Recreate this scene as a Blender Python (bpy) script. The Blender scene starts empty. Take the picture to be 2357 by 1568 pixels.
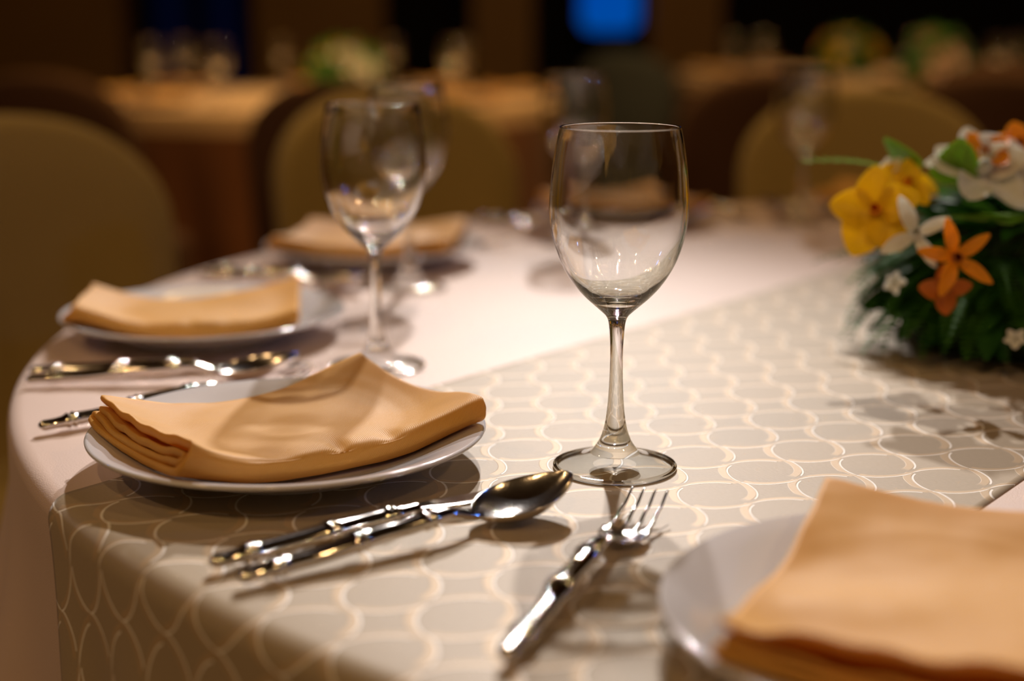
import bpy, math, random
from math import sin, cos, pi, sqrt, radians as R, atan2
from mathutils import Vector, Matrix, noise

sc = bpy.context.scene
COL = sc.collection
TZ = 0.75                       # table top height

# ------------------------------------------------------------------ camera
cam_d = bpy.data.cameras.new('camera')
cam = bpy.data.objects.new('camera', cam_d); COL.objects.link(cam)
cam_d.sensor_width = 36; cam_d.lens = 50.0
cam_d.clip_start = 0.05; cam_d.clip_end = 60
cam.location = (0, 0, TZ + 0.2618)
PITCH = R(12.586)
cam.rotation_euler = (pi / 2 - PITCH, 0, 0)
cam_d.dof.use_dof = True
cam_d.dof.focus_distance = 0.835
cam_d.dof.aperture_fstop = 2.3
cam_d.dof.aperture_blades = 7
cam_d.dof.aperture_rotation = R(6)
sc.camera = cam

# ------------------------------------------------------------------ view, world
vs = sc.view_settings
sc.display_settings.display_device = 'sRGB'
vs.view_transform = 'Standard'; vs.look = 'None'; vs.gamma = 1.0; vs.use_curve_mapping = False
vs.exposure = 0.0
cy = sc.cycles
cy.max_bounces = 14; cy.transmission_bounces = 14; cy.glossy_bounces = 6; cy.diffuse_bounces = 4
cy.transparent_max_bounces = 8
cy.sample_clamp_indirect = 0; cy.blur_glossy = 0.1
cy.use_denoising = True
w = bpy.data.worlds.new('room_air'); sc.world = w; w.use_nodes = True
w.node_tree.nodes['Background'].inputs[0].default_value = (1.0, 0.56, 0.22, 1)
w.node_tree.nodes['Background'].inputs[1].default_value = 0.07

# ------------------------------------------------------------------ lights
def spot(name, loc, target, watts, col, size, rad, blend=0.5, caustic=True):
    l = bpy.data.lights.new(name, 'SPOT'); o = bpy.data.objects.new(name, l); COL.objects.link(o)
    l.energy = watts; l.color = col; l.spot_size = R(size); l.spot_blend = blend; l.shadow_soft_size = rad
    o.location = loc
    o.rotation_euler = (Vector(target) - Vector(loc)).to_track_quat('-Z', 'Y').to_euler()
    if caustic: l.cycles.is_caustics_light = True
    return o
def area(name, loc, target, watts, col, sx, sy):
    l = bpy.data.lights.new(name, 'AREA'); o = bpy.data.objects.new(name, l); COL.objects.link(o)
    l.shape = 'RECTANGLE'; l.size = sx; l.size_y = sy; l.energy = watts; l.color = col
    o.location = loc; o.rotation_euler = (Vector(target) - Vector(loc)).to_track_quat('-Z', 'Y').to_euler()
    return o
KEY = (1.0, 0.91, 0.86)
spot('key_spotlight', (0.25, 4.35, TZ + 2.2), (-0.06, 0.52, TZ), 450, KEY, 28, 0.05, 1.0)
spot('high_spotlight', (0.30, 3.25, TZ + 2.4), (-0.03, 0.52, TZ), 300, KEY, 33, 0.04, 1.0)
spot('amber_spotlight', (-0.9, 6.6, TZ + 2.4), (-0.75, 5.2, TZ), 180, (1.0, 0.62, 0.28), 50, 0.06, 0.9, False)
spot('far_amber_spotlight', (2.2, 9.4, TZ + 2.4), (1.9, 7.8, TZ), 180, (1.0, 0.62, 0.28), 50, 0.06, 0.9, False)
spot('blue_stage_light', (2.6, 0.9, TZ + 1.1), (0.1, 1.0, TZ + 0.1), 10, (0.12, 0.30, 1.0), 40, 0.03, 0.3, False)
spot('blue_stage_light', (-3.4, 2.4, TZ + 1.6), (0.0, 1.2, TZ), 9, (0.12, 0.30, 1.0), 60, 0.05, 0.3, False)
for _x, _y, _w in ((-2.2, -0.9, 34), (-0.3, -1.6, 30), (2.4, -0.6, 26), (-2.6, 1.6, 16)):
    spot('ceiling_fill', (_x, _y, 3.45), (0.1 + _x * 0.2, 0.9, TZ), _w * 1.9, (1.0, 0.60, 0.26), 100, 0.05, 0.6, False)  # unseen amber lamps added as fill for the fronts facing the camera
area('hall_wash', (0.5, 3.6, 3.4), (0.2, 6.5, 0.5), 110, (1.0, 0.60, 0.22), 3.0, 1.0)

# ------------------------------------------------------------------ helpers
def link(o, parent=None):
    COL.objects.link(o)
    if parent is not None: o.parent = parent
    return o
def mesh(name, verts, faces, mat, parent=None, smooth=True, uvs=None):
    me = bpy.data.meshes.new(name); me.from_pydata([tuple(v) for v in verts], [], faces)
    if smooth: me.polygons.foreach_set('use_smooth', [True] * len(me.polygons))
    if mat: me.materials.append(mat)
    if uvs is not None:
        ul = me.uv_layers.new(name='UVMap')
        for lp in me.loops: ul.data[lp.index].uv = uvs[lp.vertex_index]
    me.update()
    o = bpy.data.objects.new(name, me)
    return link(o, parent)
def thing(name, label, cat, loc=(0, 0, 0), rz=0, group=None):
    o = bpy.data.objects.new(name, None); o.empty_display_size = 0.05; link(o)
    o.location = loc; o.rotation_euler = (0, 0, rz)
    return tag(o, label, cat, group)
def tag(o, label=None, cat=None, group=None, kind=None):
    if label: o['label'] = label
    if cat: o['category'] = cat
    if group: o['group'] = group
    if kind: o['kind'] = kind
    return o
def copy_tree(o, parent=None):
    c = o.copy(); COL.objects.link(c); c.parent = parent
    for ch in list(kids[o.name]) if o.name in kids else []:
        copy_tree(ch, c)
    return c
kids = {}
def dup(root, loc, rz, label, group=None, rot=None):
    """copy of a thing with copies of its parts and their sub-parts"""
    r = root.copy(); COL.objects.link(r); r.location = loc
    r.rotation_euler = rot if rot else (0, 0, rz)
    r['label'] = label
    if group: r['group'] = group
    for ch in list(root.children):
        c = ch.copy(); COL.objects.link(c); c.parent = r
        for g in list(ch.children):
            d = g.copy(); COL.objects.link(d); d.parent = c
    return r
def grid_faces(nu, nv, wrap_u=False, off=0):
    f = []
    for i in range(nu if wrap_u else nu - 1):
        for j in range(nv - 1):
            a = i * nv + j; b = ((i + 1) % nu) * nv + j
            f.append((off + a, off + b, off + b + 1, off + a + 1))
    return f
def lathe(prof, seg=64, close_start=False, close_end=False):
    V = []
    for k in range(seg):
        a = 2 * pi * k / seg
        for r, z in prof: V.append((r * cos(a), r * sin(a), z))
    n = len(prof); F = []
    for k in range(seg):
        k2 = (k + 1) % seg
        for j in range(n - 1):
            F.append((k * n + j, k2 * n + j, k2 * n + j + 1, k * n + j + 1))
    if close_start: F.append(tuple(k * n for k in reversed(range(seg))))
    if close_end: F.append(tuple(k * n + n - 1 for k in range(seg)))
    return V, F
def catmull(pts, n):
    out = []
    P = [pts[0]] + list(pts) + [pts[-1]]
    P = [Vector(p) for p in P]
    for i in range(1, len(P) - 2):
        for k in range(n):
            t = k / n
            a, b, c, d = P[i - 1], P[i], P[i + 1], P[i + 2]
            out.append(0.5 * ((2 * b) + (c - a) * t + (2 * a - 5 * b + 4 * c - d) * t * t + (3 * b - a - 3 * c + d) * t ** 3))
    out.append(P[-2])
    return out
def tube(path, radii, seg=14, squash=1.0, cap=True, up=Vector((0, 0, 1)), off=0):
    """path of points, radii (width); squash = vertical / horizontal"""
    V = []; F = []; n = len(path)
    for i, p in enumerate(path):
        p = Vector(p)
        d = (Vector(path[min(i + 1, n - 1)]) - Vector(path[max(i - 1, 0)])).normalized()
        s = d.cross(up)
        s = s.normalized() if s.length > 1e-6 else Vector((1, 0, 0))
        u2 = s.cross(d).normalized()
        r = radii[i]
        sq = squash[i] if isinstance(squash, (list, tuple)) else squash
        for k in range(seg):
            a = 2 * pi * k / seg
            V.append(p + s * (r * cos(a)) + u2 * (r * sq * sin(a)))
    for i in range(n - 1):
        for k in range(seg):
            k2 = (k + 1) % seg
            F.append((off + i * seg + k, off + i * seg + k2, off + (i + 1) * seg + k2, off + (i + 1) * seg + k))
    if cap:
        F.append(tuple(off + k for k in reversed(range(seg))))
        F.append(tuple(off + (n - 1) * seg + k for k in range(seg)))
    return V, F
def join(parts):
    V = []; F = []
    for v, f in parts:
        o = len(V); V += list(v); F += [tuple(i + o for i in x) for x in f]
    return V, F
def box(x0, x1, y0, y1, z0, z1):
    V = [(x, y, z) for z in (z0, z1) for y in (y0, y1) for x in (x0, x1)]
    F = [(0, 2, 3, 1), (4, 5, 7, 6), (0, 1, 5, 4), (2, 6, 7, 3), (0, 4, 6, 2), (1, 3, 7, 5)]
    return V, F
def sst(a, b, x):
    if a > b: return 1 - sst(b, a, x)
    t = max(0.0, min(1.0, (x - a) / (b - a))); return t * t * (3 - 2 * t)
def lerp_tab(tab, x):
    if x <= tab[0][0]: return tab[0][1]
    for (a, va), (b, vb) in zip(tab, tab[1:]):
        if x <= b:
            t = (x - a) / (b - a); t = t * t * (3 - 2 * t); return va + (vb - va) * t
    return tab[-1][1]

# ------------------------------------------------------------------ materials
def principled(name, col, rough=0.5, metal=0.0, spec=0.5, sheen=0.0, coat=0.0, bump=None, vary=None, sheen_tint=None):
    m = bpy.data.materials.new(name); m.use_nodes = True; nt = m.node_tree
    b = nt.nodes['Principled BSDF']
    b.inputs['Base Color'].default_value = (*col, 1); b.inputs['Roughness'].default_value = rough
    b.inputs['Metallic'].default_value = metal; b.inputs['Specular IOR Level'].default_value = spec
    b.inputs['Sheen Weight'].default_value = sheen
    b.inputs['Coat Weight'].default_value = coat
    if coat: b.inputs['Coat Roughness'].default_value = 0.04
    tc = nt.nodes.new('ShaderNodeTexCoord')
    if vary:
        n = nt.nodes.new('ShaderNodeTexNoise'); n.inputs['Scale'].default_value = vary[0]; n.inputs['Detail'].default_value = 4
        nt.links.new(tc.outputs['Object'], n.inputs['Vector'])
        mx = nt.nodes.new('ShaderNodeMix'); mx.data_type = 'RGBA'
        mx.inputs[6].default_value = (*col, 1); mx.inputs[7].default_value = (*vary[1], 1)
        nt.links.new(n.outputs['Fac'], mx.inputs[0]); nt.links.new(mx.outputs[2], b.inputs['Base Color'])
    if bump:
        n = nt.nodes.new('ShaderNodeTexNoise'); n.inputs['Scale'].default_value = bump[0]; n.inputs['Detail'].default_value = 3
        nt.links.new(tc.outputs['Object'], n.inputs['Vector'])
        bp = nt.nodes.new('ShaderNodeBump'); bp.inputs['Strength'].default_value = bump[1]; bp.inputs['Distance'].default_value = 0.001
        nt.links.new(n.outputs['Fac'], bp.inputs['Height']); nt.links.new(bp.outputs[0], b.inputs['Normal'])
    return m

class NB:
    """tiny math-node builder"""
    def __init__(s, nt): s.nt = nt
    def m(s, op, *a):
        n = s.nt.nodes.new('ShaderNodeMath'); n.operation = op
        for i, x in enumerate(a):
            if isinstance(x, (int, float)): n.inputs[i].default_value = x
            else: s.nt.links.new(x, n.inputs[i])
        return n.outputs[0]
    def add(s, a, b): return s.m('ADD', a, b)
    def sub(s, a, b): return s.m('SUBTRACT', a, b)
    def mul(s, a, b): return s.m('MULTIPLY', a, b)
    def div(s, a, b): return s.m('DIVIDE', a, b)
    def step_lo(s, x, w0, w1):      # 1 below w0, 0 above w1
        n = s.nt.nodes.new('ShaderNodeMapRange'); n.interpolation_type = 'SMOOTHSTEP'
        s.nt.links.new(x, n.inputs[0]); n.inputs[1].default_value = w0; n.inputs[2].default_value = w1
        n.inputs[3].default_value = 1.0; n.inputs[4].default_value = 0.0
        return n.outputs[0]
    def wrap(s, x): return s.sub(x, s.m('ROUND', x))

PU, PV = 0.0545, 0.0465
def scurve(N, ang, amp, k, p=0.62):
    co = N.m('COSINE', ang); ab = N.m('ABSOLUTE', co)
    c = N.mul(N.mul(N.m('SIGN', co), N.m('POWER', ab, p)), -amp)
    sl = N.mul(N.mul(N.m('SINE', ang), N.m('POWER', N.m('MAXIMUM', ab, 0.10), p - 1)), amp * p * k)
    return c, sl
def runner_material():
    m = bpy.data.materials.new('ogee_runner_fabric'); m.use_nodes = True; nt = m.node_tree
    b = nt.nodes['Principled BSDF']; N = NB(nt)
    uv = nt.nodes.new('ShaderNodeUVMap'); uv.uv_map = 'UVMap'
    sep = nt.nodes.new('ShaderNodeSeparateXYZ'); nt.links.new(uv.outputs[0], sep.inputs[0])
    S = N.div(sep.outputs[0], PU); T = N.div(sep.outputs[1], PV)
    # strokes running along the cloth: left of one circle to the right of the next
    mm = N.sub(S, N.m('CEIL', S))
    c, sl = scurve(N, N.mul(mm, pi / 0.88), 0.45, pi / 0.88 * PV / PU)
    ln = N.m('SQRT', N.add(1.0, N.mul(sl, sl)))
    d = N.div(N.m('ABSOLUTE', N.wrap(N.sub(T, c))), ln)
    end_v = N.step_lo(N.mul(mm, -1.0), 0.83, 0.85)
    line_v = N.mul(N.step_lo(d, 0.010, 0.018), end_v)
    cb = N.add(c, -0.075)
    db = N.div(N.m('ABSOLUTE', N.wrap(N.sub(T, cb))), ln)
    band_v = N.mul(N.step_lo(db, 0.044, 0.056), N.step_lo(N.mul(mm, -1.0), 0.86, 0.96))
    # strokes running across: under one circle, over the next
    nn = N.sub(T, N.m('FLOOR', T))
    c2, sl2 = scurve(N, N.mul(nn, pi), 0.45, pi * PU / PV)
    ln2 = N.m('SQRT', N.add(1.0, N.mul(sl2, sl2)))
    d2 = N.div(N.m('ABSOLUTE', N.wrap(N.sub(S, c2))), ln2)
    end_h = N.step_lo(nn, 0.92, 0.94)
    line_h = N.mul(N.step_lo(d2, 0.008, 0.015), end_h)
    db2 = N.div(N.m('ABSOLUTE', N.wrap(N.sub(S, N.add(c2, 0.055)))), ln2)
    band_h = N.mul(N.step_lo(db2, 0.026, 0.038), N.step_lo(nn, 0.94, 1.0))
    line = N.m('MAXIMUM', line_v, line_h); band = N.m('MAXIMUM', band_v, band_h)
    # brushed ground
    ns = nt.nodes.new('ShaderNodeTexNoise'); ns.inputs['Scale'].default_value = 1.0; ns.inputs['Detail'].default_value = 5
    mp = nt.nodes.new('ShaderNodeMapping'); mp.inputs['Scale'].default_value = (900, 260, 1)
    nt.links.new(uv.outputs[0], mp.inputs[0]); nt.links.new(mp.outputs[0], ns.inputs['Vector'])
    base = nt.nodes.new('ShaderNodeMix'); base.data_type = 'RGBA'
    base.inputs[6].default_value = (0.345, 0.275, 0.178, 1); base.inputs[7].default_value = (0.44, 0.355, 0.24, 1)
    nt.links.new(ns.outputs['Fac'], base.inputs[0])
    m1 = nt.nodes.new('ShaderNodeMix'); m1.data_type = 'RGBA'; m1.inputs[7].default_value = (0.50, 0.37, 0.22, 1)
    nt.links.new(base.outputs[2], m1.inputs[6]); nt.links.new(band, m1.inputs[0])
    m2 = nt.nodes.new('ShaderNodeMix'); m2.data_type = 'RGBA'; m2.inputs[7].default_value = (0.95, 0.92, 0.86, 1)
    nt.links.new(m1.outputs[2], m2.inputs[6]); nt.links.new(line, m2.inputs[0])
    nt.links.new(m2.outputs[2], b.inputs['Base Color'])
    met = N.mul(N.sub(band, N.mul(band, line)), 0.10)
    nt.links.new(met, b.inputs['Metallic'])
    b.inputs['Roughness'].default_value = 0.55; b.inputs['Specular IOR Level'].default_value = 0.35
    b.inputs['Sheen Weight'].default_value = 0.15
    bp = nt.nodes.new('ShaderNodeBump'); bp.inputs['Strength'].default_value = 0.5; bp.inputs['Distance'].default_value = 0.0006
    hgt = N.add(N.mul(line, 1.0), N.add(N.mul(band, 0.3), N.mul(ns.outputs['Fac'], 0.35)))
    nt.links.new(hgt, bp.inputs['Height']); nt.links.new(bp.outputs[0], b.inputs['Normal'])
    return m

def napkin_material():
    m = bpy.data.materials.new('twill_napkin_fabric'); m.use_nodes = True; nt = m.node_tree
    b = nt.nodes['Principled BSDF']; out = nt.nodes['Material Output']
    col = (0.79, 0.44, 0.10, 1)
    b.inputs['Base Color'].default_value = col; b.inputs['Roughness'].default_value = 0.55
    b.inputs['Specular IOR Level'].default_value = 0.35; b.inputs['Sheen Weight'].default_value = 0.0
    tr = nt.nodes.new('ShaderNodeBsdfTranslucent'); tr.inputs[0].default_value = (0.9, 0.44, 0.07, 1)
    mx = nt.nodes.new('ShaderNodeMixShader'); mx.inputs[0].default_value = 0.22
    nt.links.new(b.outputs[0], mx.inputs[1]); nt.links.new(tr.outputs[0], mx.inputs[2]); nt.links.new(mx.outputs[0], out.inputs[0])
    uv = nt.nodes.new('ShaderNodeUVMap'); uv.uv_map = 'UVMap'
    wv = nt.nodes.new('ShaderNodeTexWave'); wv.bands_direction = 'DIAGONAL'; wv.inputs['Scale'].default_value = 420
    wv.inputs['Distortion'].default_value = 0.4
    nt.links.new(uv.outputs[0], wv.inputs['Vector'])
    bp = nt.nodes.new('ShaderNodeBump'); bp.inputs['Strength'].default_value = 0.35; bp.inputs['Distance'].default_value = 0.0003
    nt.links.new(wv.outputs['Fac'], bp.inputs['Height']); nt.links.new(bp.outputs[0], b.inputs['Normal'])
    nt.links.new(bp.outputs[0], tr.inputs['Normal'])
    return m

def glass_material():
    m = bpy.data.materials.new('clear_glass'); m.use_nodes = True; nt = m.node_tree
    nt.nodes.remove(nt.nodes['Principled BSDF'])
    g = nt.nodes.new('ShaderNodeBsdfGlass'); g.inputs['IOR'].default_value = 1.50; g.inputs['Roughness'].default_value = 0.0
    g.inputs['Color'].default_value = (0.985, 0.99, 0.985, 1)
    h = nt.nodes.new('ShaderNodeBsdfGlossy'); h.inputs['Roughness'].default_value = 0.04
    mx = nt.nodes.new('ShaderNodeMixShader'); mx.inputs[0].default_value = 0.055
    nt.links.new(g.outputs[0], mx.inputs[1]); nt.links.new(h.outputs[0], mx.inputs[2])
    nt.links.new(mx.outputs[0], nt.nodes['Material Output'].inputs[0])
    return m
def thin_glass_material():
    m = bpy.data.materials.new('thin_clear_glass'); m.use_nodes = True; nt = m.node_tree
    nt.nodes.remove(nt.nodes['Principled BSDF'])
    g = nt.nodes.new('ShaderNodeBsdfGlossy'); g.inputs['Roughness'].default_value = 0.0
    t = nt.nodes.new('ShaderNodeBsdfTransparent'); t.inputs[0].default_value = (0.975, 0.98, 0.972, 1)
    lw = nt.nodes.new('ShaderNodeLayerWeight'); lw.inputs[0].default_value = 0.5; N = NB(nt)
    fr = N.add(0.04, N.mul(0.96, N.m('POWER', lw.outputs['Facing'], 5.0)))
    mx = nt.nodes.new('ShaderNodeMixShader'); nt.links.new(fr, mx.inputs[0])
    nt.links.new(t.outputs[0], mx.inputs[1]); nt.links.new(g.outputs[0], mx.inputs[2])
    nt.links.new(mx.outputs[0], nt.nodes['Material Output'].inputs[0])
    return m
def petal_material(name, col, col2):
    m = principled(name, col, 0.45, 0, 0.4, 0.1, 0, bump=(120, 0.3), vary=(30, col2))
    nt = m.node_tree; b = nt.nodes['Principled BSDF']; out = nt.nodes['Material Output']
    tr = nt.nodes.new('ShaderNodeBsdfTranslucent'); tr.inputs[0].default_value = (*col, 1)
    mx = nt.nodes.new('ShaderNodeMixShader'); mx.inputs[0].default_value = 0.35
    nt.links.new(b.outputs[0], mx.inputs[1]); nt.links.new(tr.outputs[0], mx.inputs[2]); nt.links.new(mx.outputs[0], out.inputs[0])
    return m

M_cloth = principled('pale_pink_tablecloth', (0.70, 0.555, 0.485), 0.5, 0, 0.4, 0.15, 0, bump=(900, 0.25), vary=(6, (0.73, 0.58, 0.51)))
M_farcloth = principled('tan_tablecloth', (0.62, 0.42, 0.24), 0.6, 0, 0.3, 0.1)
M_clothshade = principled('shaded_table_skirt', (0.16, 0.06, 0.02), 0.7, 0, 0.2, 0.1)  # shade painted in: cloth sides darkened, only the top is lit
M_runner = runner_material()
M_napkin = napkin_material()
M_glass = glass_material(); M_thin = thin_glass_material()
M_plate = principled('white_porcelain', (0.70, 0.69, 0.71), 0.12, 0, 0.5, 0, 0.4)
M_steel = principled('polished_steel', (0.80, 0.77, 0.73), 0.09, 1.0, 0.5, bump=(160, 0.05))
M_steel2 = principled('worn_polished_steel', (0.78, 0.76, 0.74), 0.2, 1.0, 0.5, bump=(260, 0.15))
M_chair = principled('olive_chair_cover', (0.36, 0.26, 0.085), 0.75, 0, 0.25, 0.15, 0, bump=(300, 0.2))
M_chairunlit = principled('unlit_chair_cover', (0.085, 0.04, 0.02), 0.8, 0, 0.2, 0.05)  # shade put into the cover colour for chairs unlit in silhouette
M_chairblue = principled('slate_chair_cover', (0.04, 0.045, 0.045), 0.8, 0, 0.2, 0.05)
M_wood = principled('brown_wood_panel', (0.19, 0.095, 0.022), 0.6, 0, 0.3, vary=(3, (0.14, 0.07, 0.018)))
M_dark = principled('black_backdrop', (0.006, 0.005, 0.005), 0.9, 0, 0.1)
M_floor = principled('amber_carpet', (0.20, 0.10, 0.025), 0.95, 0, 0.1, vary=(5, (0.14, 0.06, 0.015)), bump=(200, 0.5))
M_ceil = principled('dark_ceiling', (0.10, 0.07, 0.045), 0.9, 0, 0.2)
M_metalleg = principled('black_metal', (0.03, 0.03, 0.03), 0.4, 0.8)
M_leaf = principled('dark_glossy_leaf', (0.018, 0.08, 0.012), 0.45, 0, 0.22, vary=(60, (0.03, 0.12, 0.015)))
M_fern = principled('fern_green', (0.10, 0.30, 0.03), 0.5, 0, 0.2, vary=(40, (0.035, 0.14, 0.015)))
M_lime = petal_material('lime_leaf', (0.28, 0.50, 0.04), (0.18, 0.40, 0.03))
M_yellow = petal_material('yellow_petal', (0.95, 0.70, 0.01), (0.90, 0.60, 0.01))
M_orange = petal_material('orange_petal', (0.90, 0.42, 0.01), (0.82, 0.32, 0.01))
M_white = petal_material('white_petal', (0.84, 0.86, 0.80), (0.88, 0.88, 0.85))
M_pink = petal_material('pink_petal', (0.80, 0.50, 0.42), (0.85, 0.62, 0.55))
M_lip = petal_material('russet_lip', (0.50, 0.14, 0.01), (0.60, 0.20, 0.02))
M_moss = principled('floral_foam', (0.012, 0.03, 0.008), 0.9)

def emit_mat(name, col, s):
    m = bpy.data.materials.new(name); m.use_nodes = True; nt = m.node_tree
    nt.nodes.remove(nt.nodes['Principled BSDF'])
    e = nt.nodes.new('ShaderNodeEmission'); e.inputs[1].default_value = s
    tc = nt.nodes.new('ShaderNodeTexCoord'); n = nt.nodes.new('ShaderNodeTexNoise'); n.inputs['Scale'].default_value = 2.2
    mx = nt.nodes.new('ShaderNodeMix'); mx.data_type = 'RGBA'
    mx.inputs[6].default_value = (*col, 1); mx.inputs[7].default_value = (col[0] * 0.3, col[1] * 2.4, col[2] * 0.85, 1)
    nt.links.new(tc.outputs['Object'], n.inputs['Vector']); nt.links.new(n.outputs['Fac'], mx.inputs[0])
    nt.links.new(mx.outputs[2], e.inputs[0]); nt.links.new(e.outputs[0], nt.nodes['Material Output'].inputs[0])
    return m
M_screen = emit_mat('blue_screen_glow', (0.0, 0.04, 0.42), 0.9)
M_drapeglow = emit_mat('blue_drape_glow', (0.006, 0.004, 0.045), 0.14)  # blue light on the drapes painted in as emission

# ------------------------------------------------------------------ room
def struct(name, vf, mat, smooth=False):
    o = mesh(name, vf[0], vf[1], mat, None, smooth); o['kind'] = 'structure'; return o
struct('floor', box(-7, 8, -3, 12, -0.05, 0.0), M_floor)
struct('ceiling', box(-7, 8, -3, 12, 3.6, 3.7), M_ceil)
struct('wall_left', box(-7.1, -7, -3, 12, 0, 3.6), M_wood)
struct('wall_right', box(8, 8.1, -3, 12, 0, 3.6), M_wood)
# back wall: wood piers with dark openings between them
WY = 11.0
def wx(px): return (px - 1178.5) / 3274 * WY
piers = [(-900, 300), (600, 890), (1090, 1225), (1490, 1650)]
struct('wall_back', join([box(wx(a), wx(b), WY, WY + 0.35, 0, 3.6) for a, b in piers] +
       [box(wx(-900), 8, WY, WY + 0.35, 2.9, 3.6)]), M_wood)
struct('wall_alcove', box(wx(-900), 8, WY + 0.9, WY + 1.0, 0, 3.6), M_dark)

# ------------------------------------------------------------------ main table
TC = Vector((0.4936, 1.2359, 0)); TR = 0.891; RC = 0.012
def table_under(name, label, c, r, group=None):
    t = thing(name, label, 'table', (c[0], c[1], 0), 0, group)
    v, f = lathe([(0.001, TZ - 0.004), (r - 0.006, TZ - 0.004), (r - 0.003, TZ - 0.010), (r - 0.003, TZ - 0.026), (r - 0.012, TZ - 0.03), (0.001, TZ - 0.03)], 96)
    mesh('tabletop', v, f, M_wood, t)
    for k in range(4):
        a = pi / 4 + k * pi / 2
        v, f = tube([(0.4 * cos(a), 0.4 * sin(a), TZ - 0.03), (0.4 * cos(a), 0.4 * sin(a), 0)], [0.015, 0.015], 12)
        mesh('leg', v, f, M_metalleg, t)
    return t
def cloth_mesh(name, c, r, mat, folds=26, seed=1, seg=520, amp=0.045, bottom=0.03, flare=False):
    rnd = random.Random(seed); ph = [rnd.uniform(0, 6.28) for _ in range(6)]
    prof = [(0.0005, 0, 0), (0.2, 0, 0), (0.45, 0, 0), (0.7, 0, 0), (r - 0.05, 0, 0), (r - RC, 0, 0)]
    for k in range(1, 7):
        a = k / 6 * pi / 2; prof.append((r - RC + RC * sin(a), -RC * (1 - cos(a)), 0))
    for k in range(1, 26):
        t = k / 25; prof.append((r, -RC - (TZ - RC - bottom) * t, t))
    V = []
    for k in range(seg):
        th = 2 * pi * k / seg
        for (rr, z, t) in prof:
            g = 0.5 + 0.5 * sin(folds * th + 1.3 * sin(3 * th + ph[0]) + ph[1])
            g2 = 0.5 + 0.5 * sin(folds * 0.5 // 1 * th + ph[2] + 0.8 * sin(5 * th))
            dd = amp * (0.75 * g ** 1.4 + 0.25 * g2) * sst(0.0, 0.7, t)
            if flare:
                away = abs((th - R(191) + pi) % (2 * pi) - pi)      # billows out only beside the runner
                k2 = 1 - sst(R(9), R(19), away)
                dd = dd * (1 - k2) - k2 * sst(0.0, 0.5, t) * (0.030 + 0.055 * g) + (1 - k2) * 0.004 * sst(0, 0.05, t)
            V.append((c[0] + (rr - dd) * cos(th), c[1] + (rr - dd) * sin(th), TZ + z))
    return mesh(name, V, grid_faces(seg, len(prof), True), mat)
table_under('round_table', 'round banquet table hidden under the pale pink cloth in the foreground', TC, TR)
tc_o = cloth_mesh('tablecloth', TC, TR, M_cloth, 34, 4, flare=True)
tag(tc_o, 'pale pink satin tablecloth on the large round table in front', 'tablecloth')

# runner
U = Vector((0.628, 0.778, 0)).normalized(); VV = Vector((U.y, -U.x, 0))
C1 = Vector((0.1489, 0.8085, 0)); T0, T1 = -0.290, 0.125
def runner():
    Rf = TR - RC; rc = RC + 0.0016; lift = 0.0009
    nt_ = 84; V = []; UVs = []
    rows = None
    for i in range(nt_ + 1):
        t = T0 + (T1 - T0) * i / nt_
        P0 = C1 + VV * t - TC; bq = P0.dot(U); cq = P0.dot(P0) - Rf * Rf
        disc = sqrt(bq * bq - cq); s_near = -bq - disc; s_far = -bq + disc
        ss = []
        drop = 0.36
        for k in range(40, 0, -1): ss.append(s_near - rc * pi / 2 - drop * k / 40)
        for k in range(8, -1, -1): ss.append(s_near - rc * pi / 2 * k / 8)
        for k in range(1, 90): ss.append(s_near + (s_far - s_near) * k / 90)
        for k in range(0, 9): ss.append(s_far + rc * pi / 2 * k / 8)
        for k in range(1, 21): ss.append(s_far + rc * pi / 2 + 0.2 * k / 20)
        rows = len(ss)
        for s in ss:
            over = max(s_near - s, s - s_far, 0)
            if over <= 1e-9:
                p = C1 + U * s + VV * t
                wz = 0.0
                V.append((p.x, p.y, TZ + lift + wz))
            else:
                se = s_near if s < s_near else s_far
                e = C1 + U * se + VV * t; n = (e - TC).normalized()
                go = U * (-1 if s < s_near else 1); tg = go - n * go.dot(n); vn = go.dot(n)
                if over <= rc * pi / 2:
                    a = over / rc; p = e + n * (rc * sin(a)) + tg * over; z = -rc * (1 - cos(a))
                else:
                    dn = over - rc * pi / 2
                    fl = 0.015 * dn + 0.010 * sst(0, 0.15, dn) * (1 + sin(22 * t * 3.0 + 0.8)) * 0.5
                    p = e + n * (rc + fl) + tg * over; z = -rc - dn * vn
                V.append((p.x, p.y, TZ + lift + z))
            UVs.append((s, t))
    o = mesh('table_runner', V, grid_faces(nt_ + 1, rows), M_runner, None, True, UVs)
    md = o.modifiers.new('thickness', 'SOLIDIFY'); md.thickness = 0.0006; md.offset = -1
    tag(o, 'beige table runner woven with white and tan looping circles, draped over the table edge', 'table runner')
    return o
runner()

# ------------------------------------------------------------------ wine glass
GO = [(0.0, 0.0370), (0.0008, 0.0374)]
OUT = [  # outer radius, z from the foot up
 (0.0368, 0.0004), (0.0372, 0.0012), (0.0368, 0.0021), (0.0340, 0.0028), (0.0290, 0.0036), (0.0230, 0.0050), (0.0185, 0.0068),
 (0.0150, 0.0092), (0.0125, 0.0122), (0.0100, 0.0160), (0.0081, 0.0205), (0.0067, 0.0255), (0.0056, 0.0320), (0.0047, 0.0410),
 (0.0041, 0.0520), (0.0038, 0.0640), (0.0039, 0.0740), (0.0043, 0.0820), (0.0050, 0.0885), (0.0064, 0.0923), (0.0095, 0.0955), (0.0135, 0.0990),
 (0.0190, 0.1040), (0.0245, 0.1100), (0.0300, 0.1180), (0.0345, 0.1270), (0.0378, 0.1370), (0.0397, 0.1470), (0.0403, 0.1570),
 (0.0400, 0.1670), (0.0391, 0.1770), (0.0378, 0.1870), (0.0362, 0.1960), (0.0350, 0.2015)]
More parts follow.
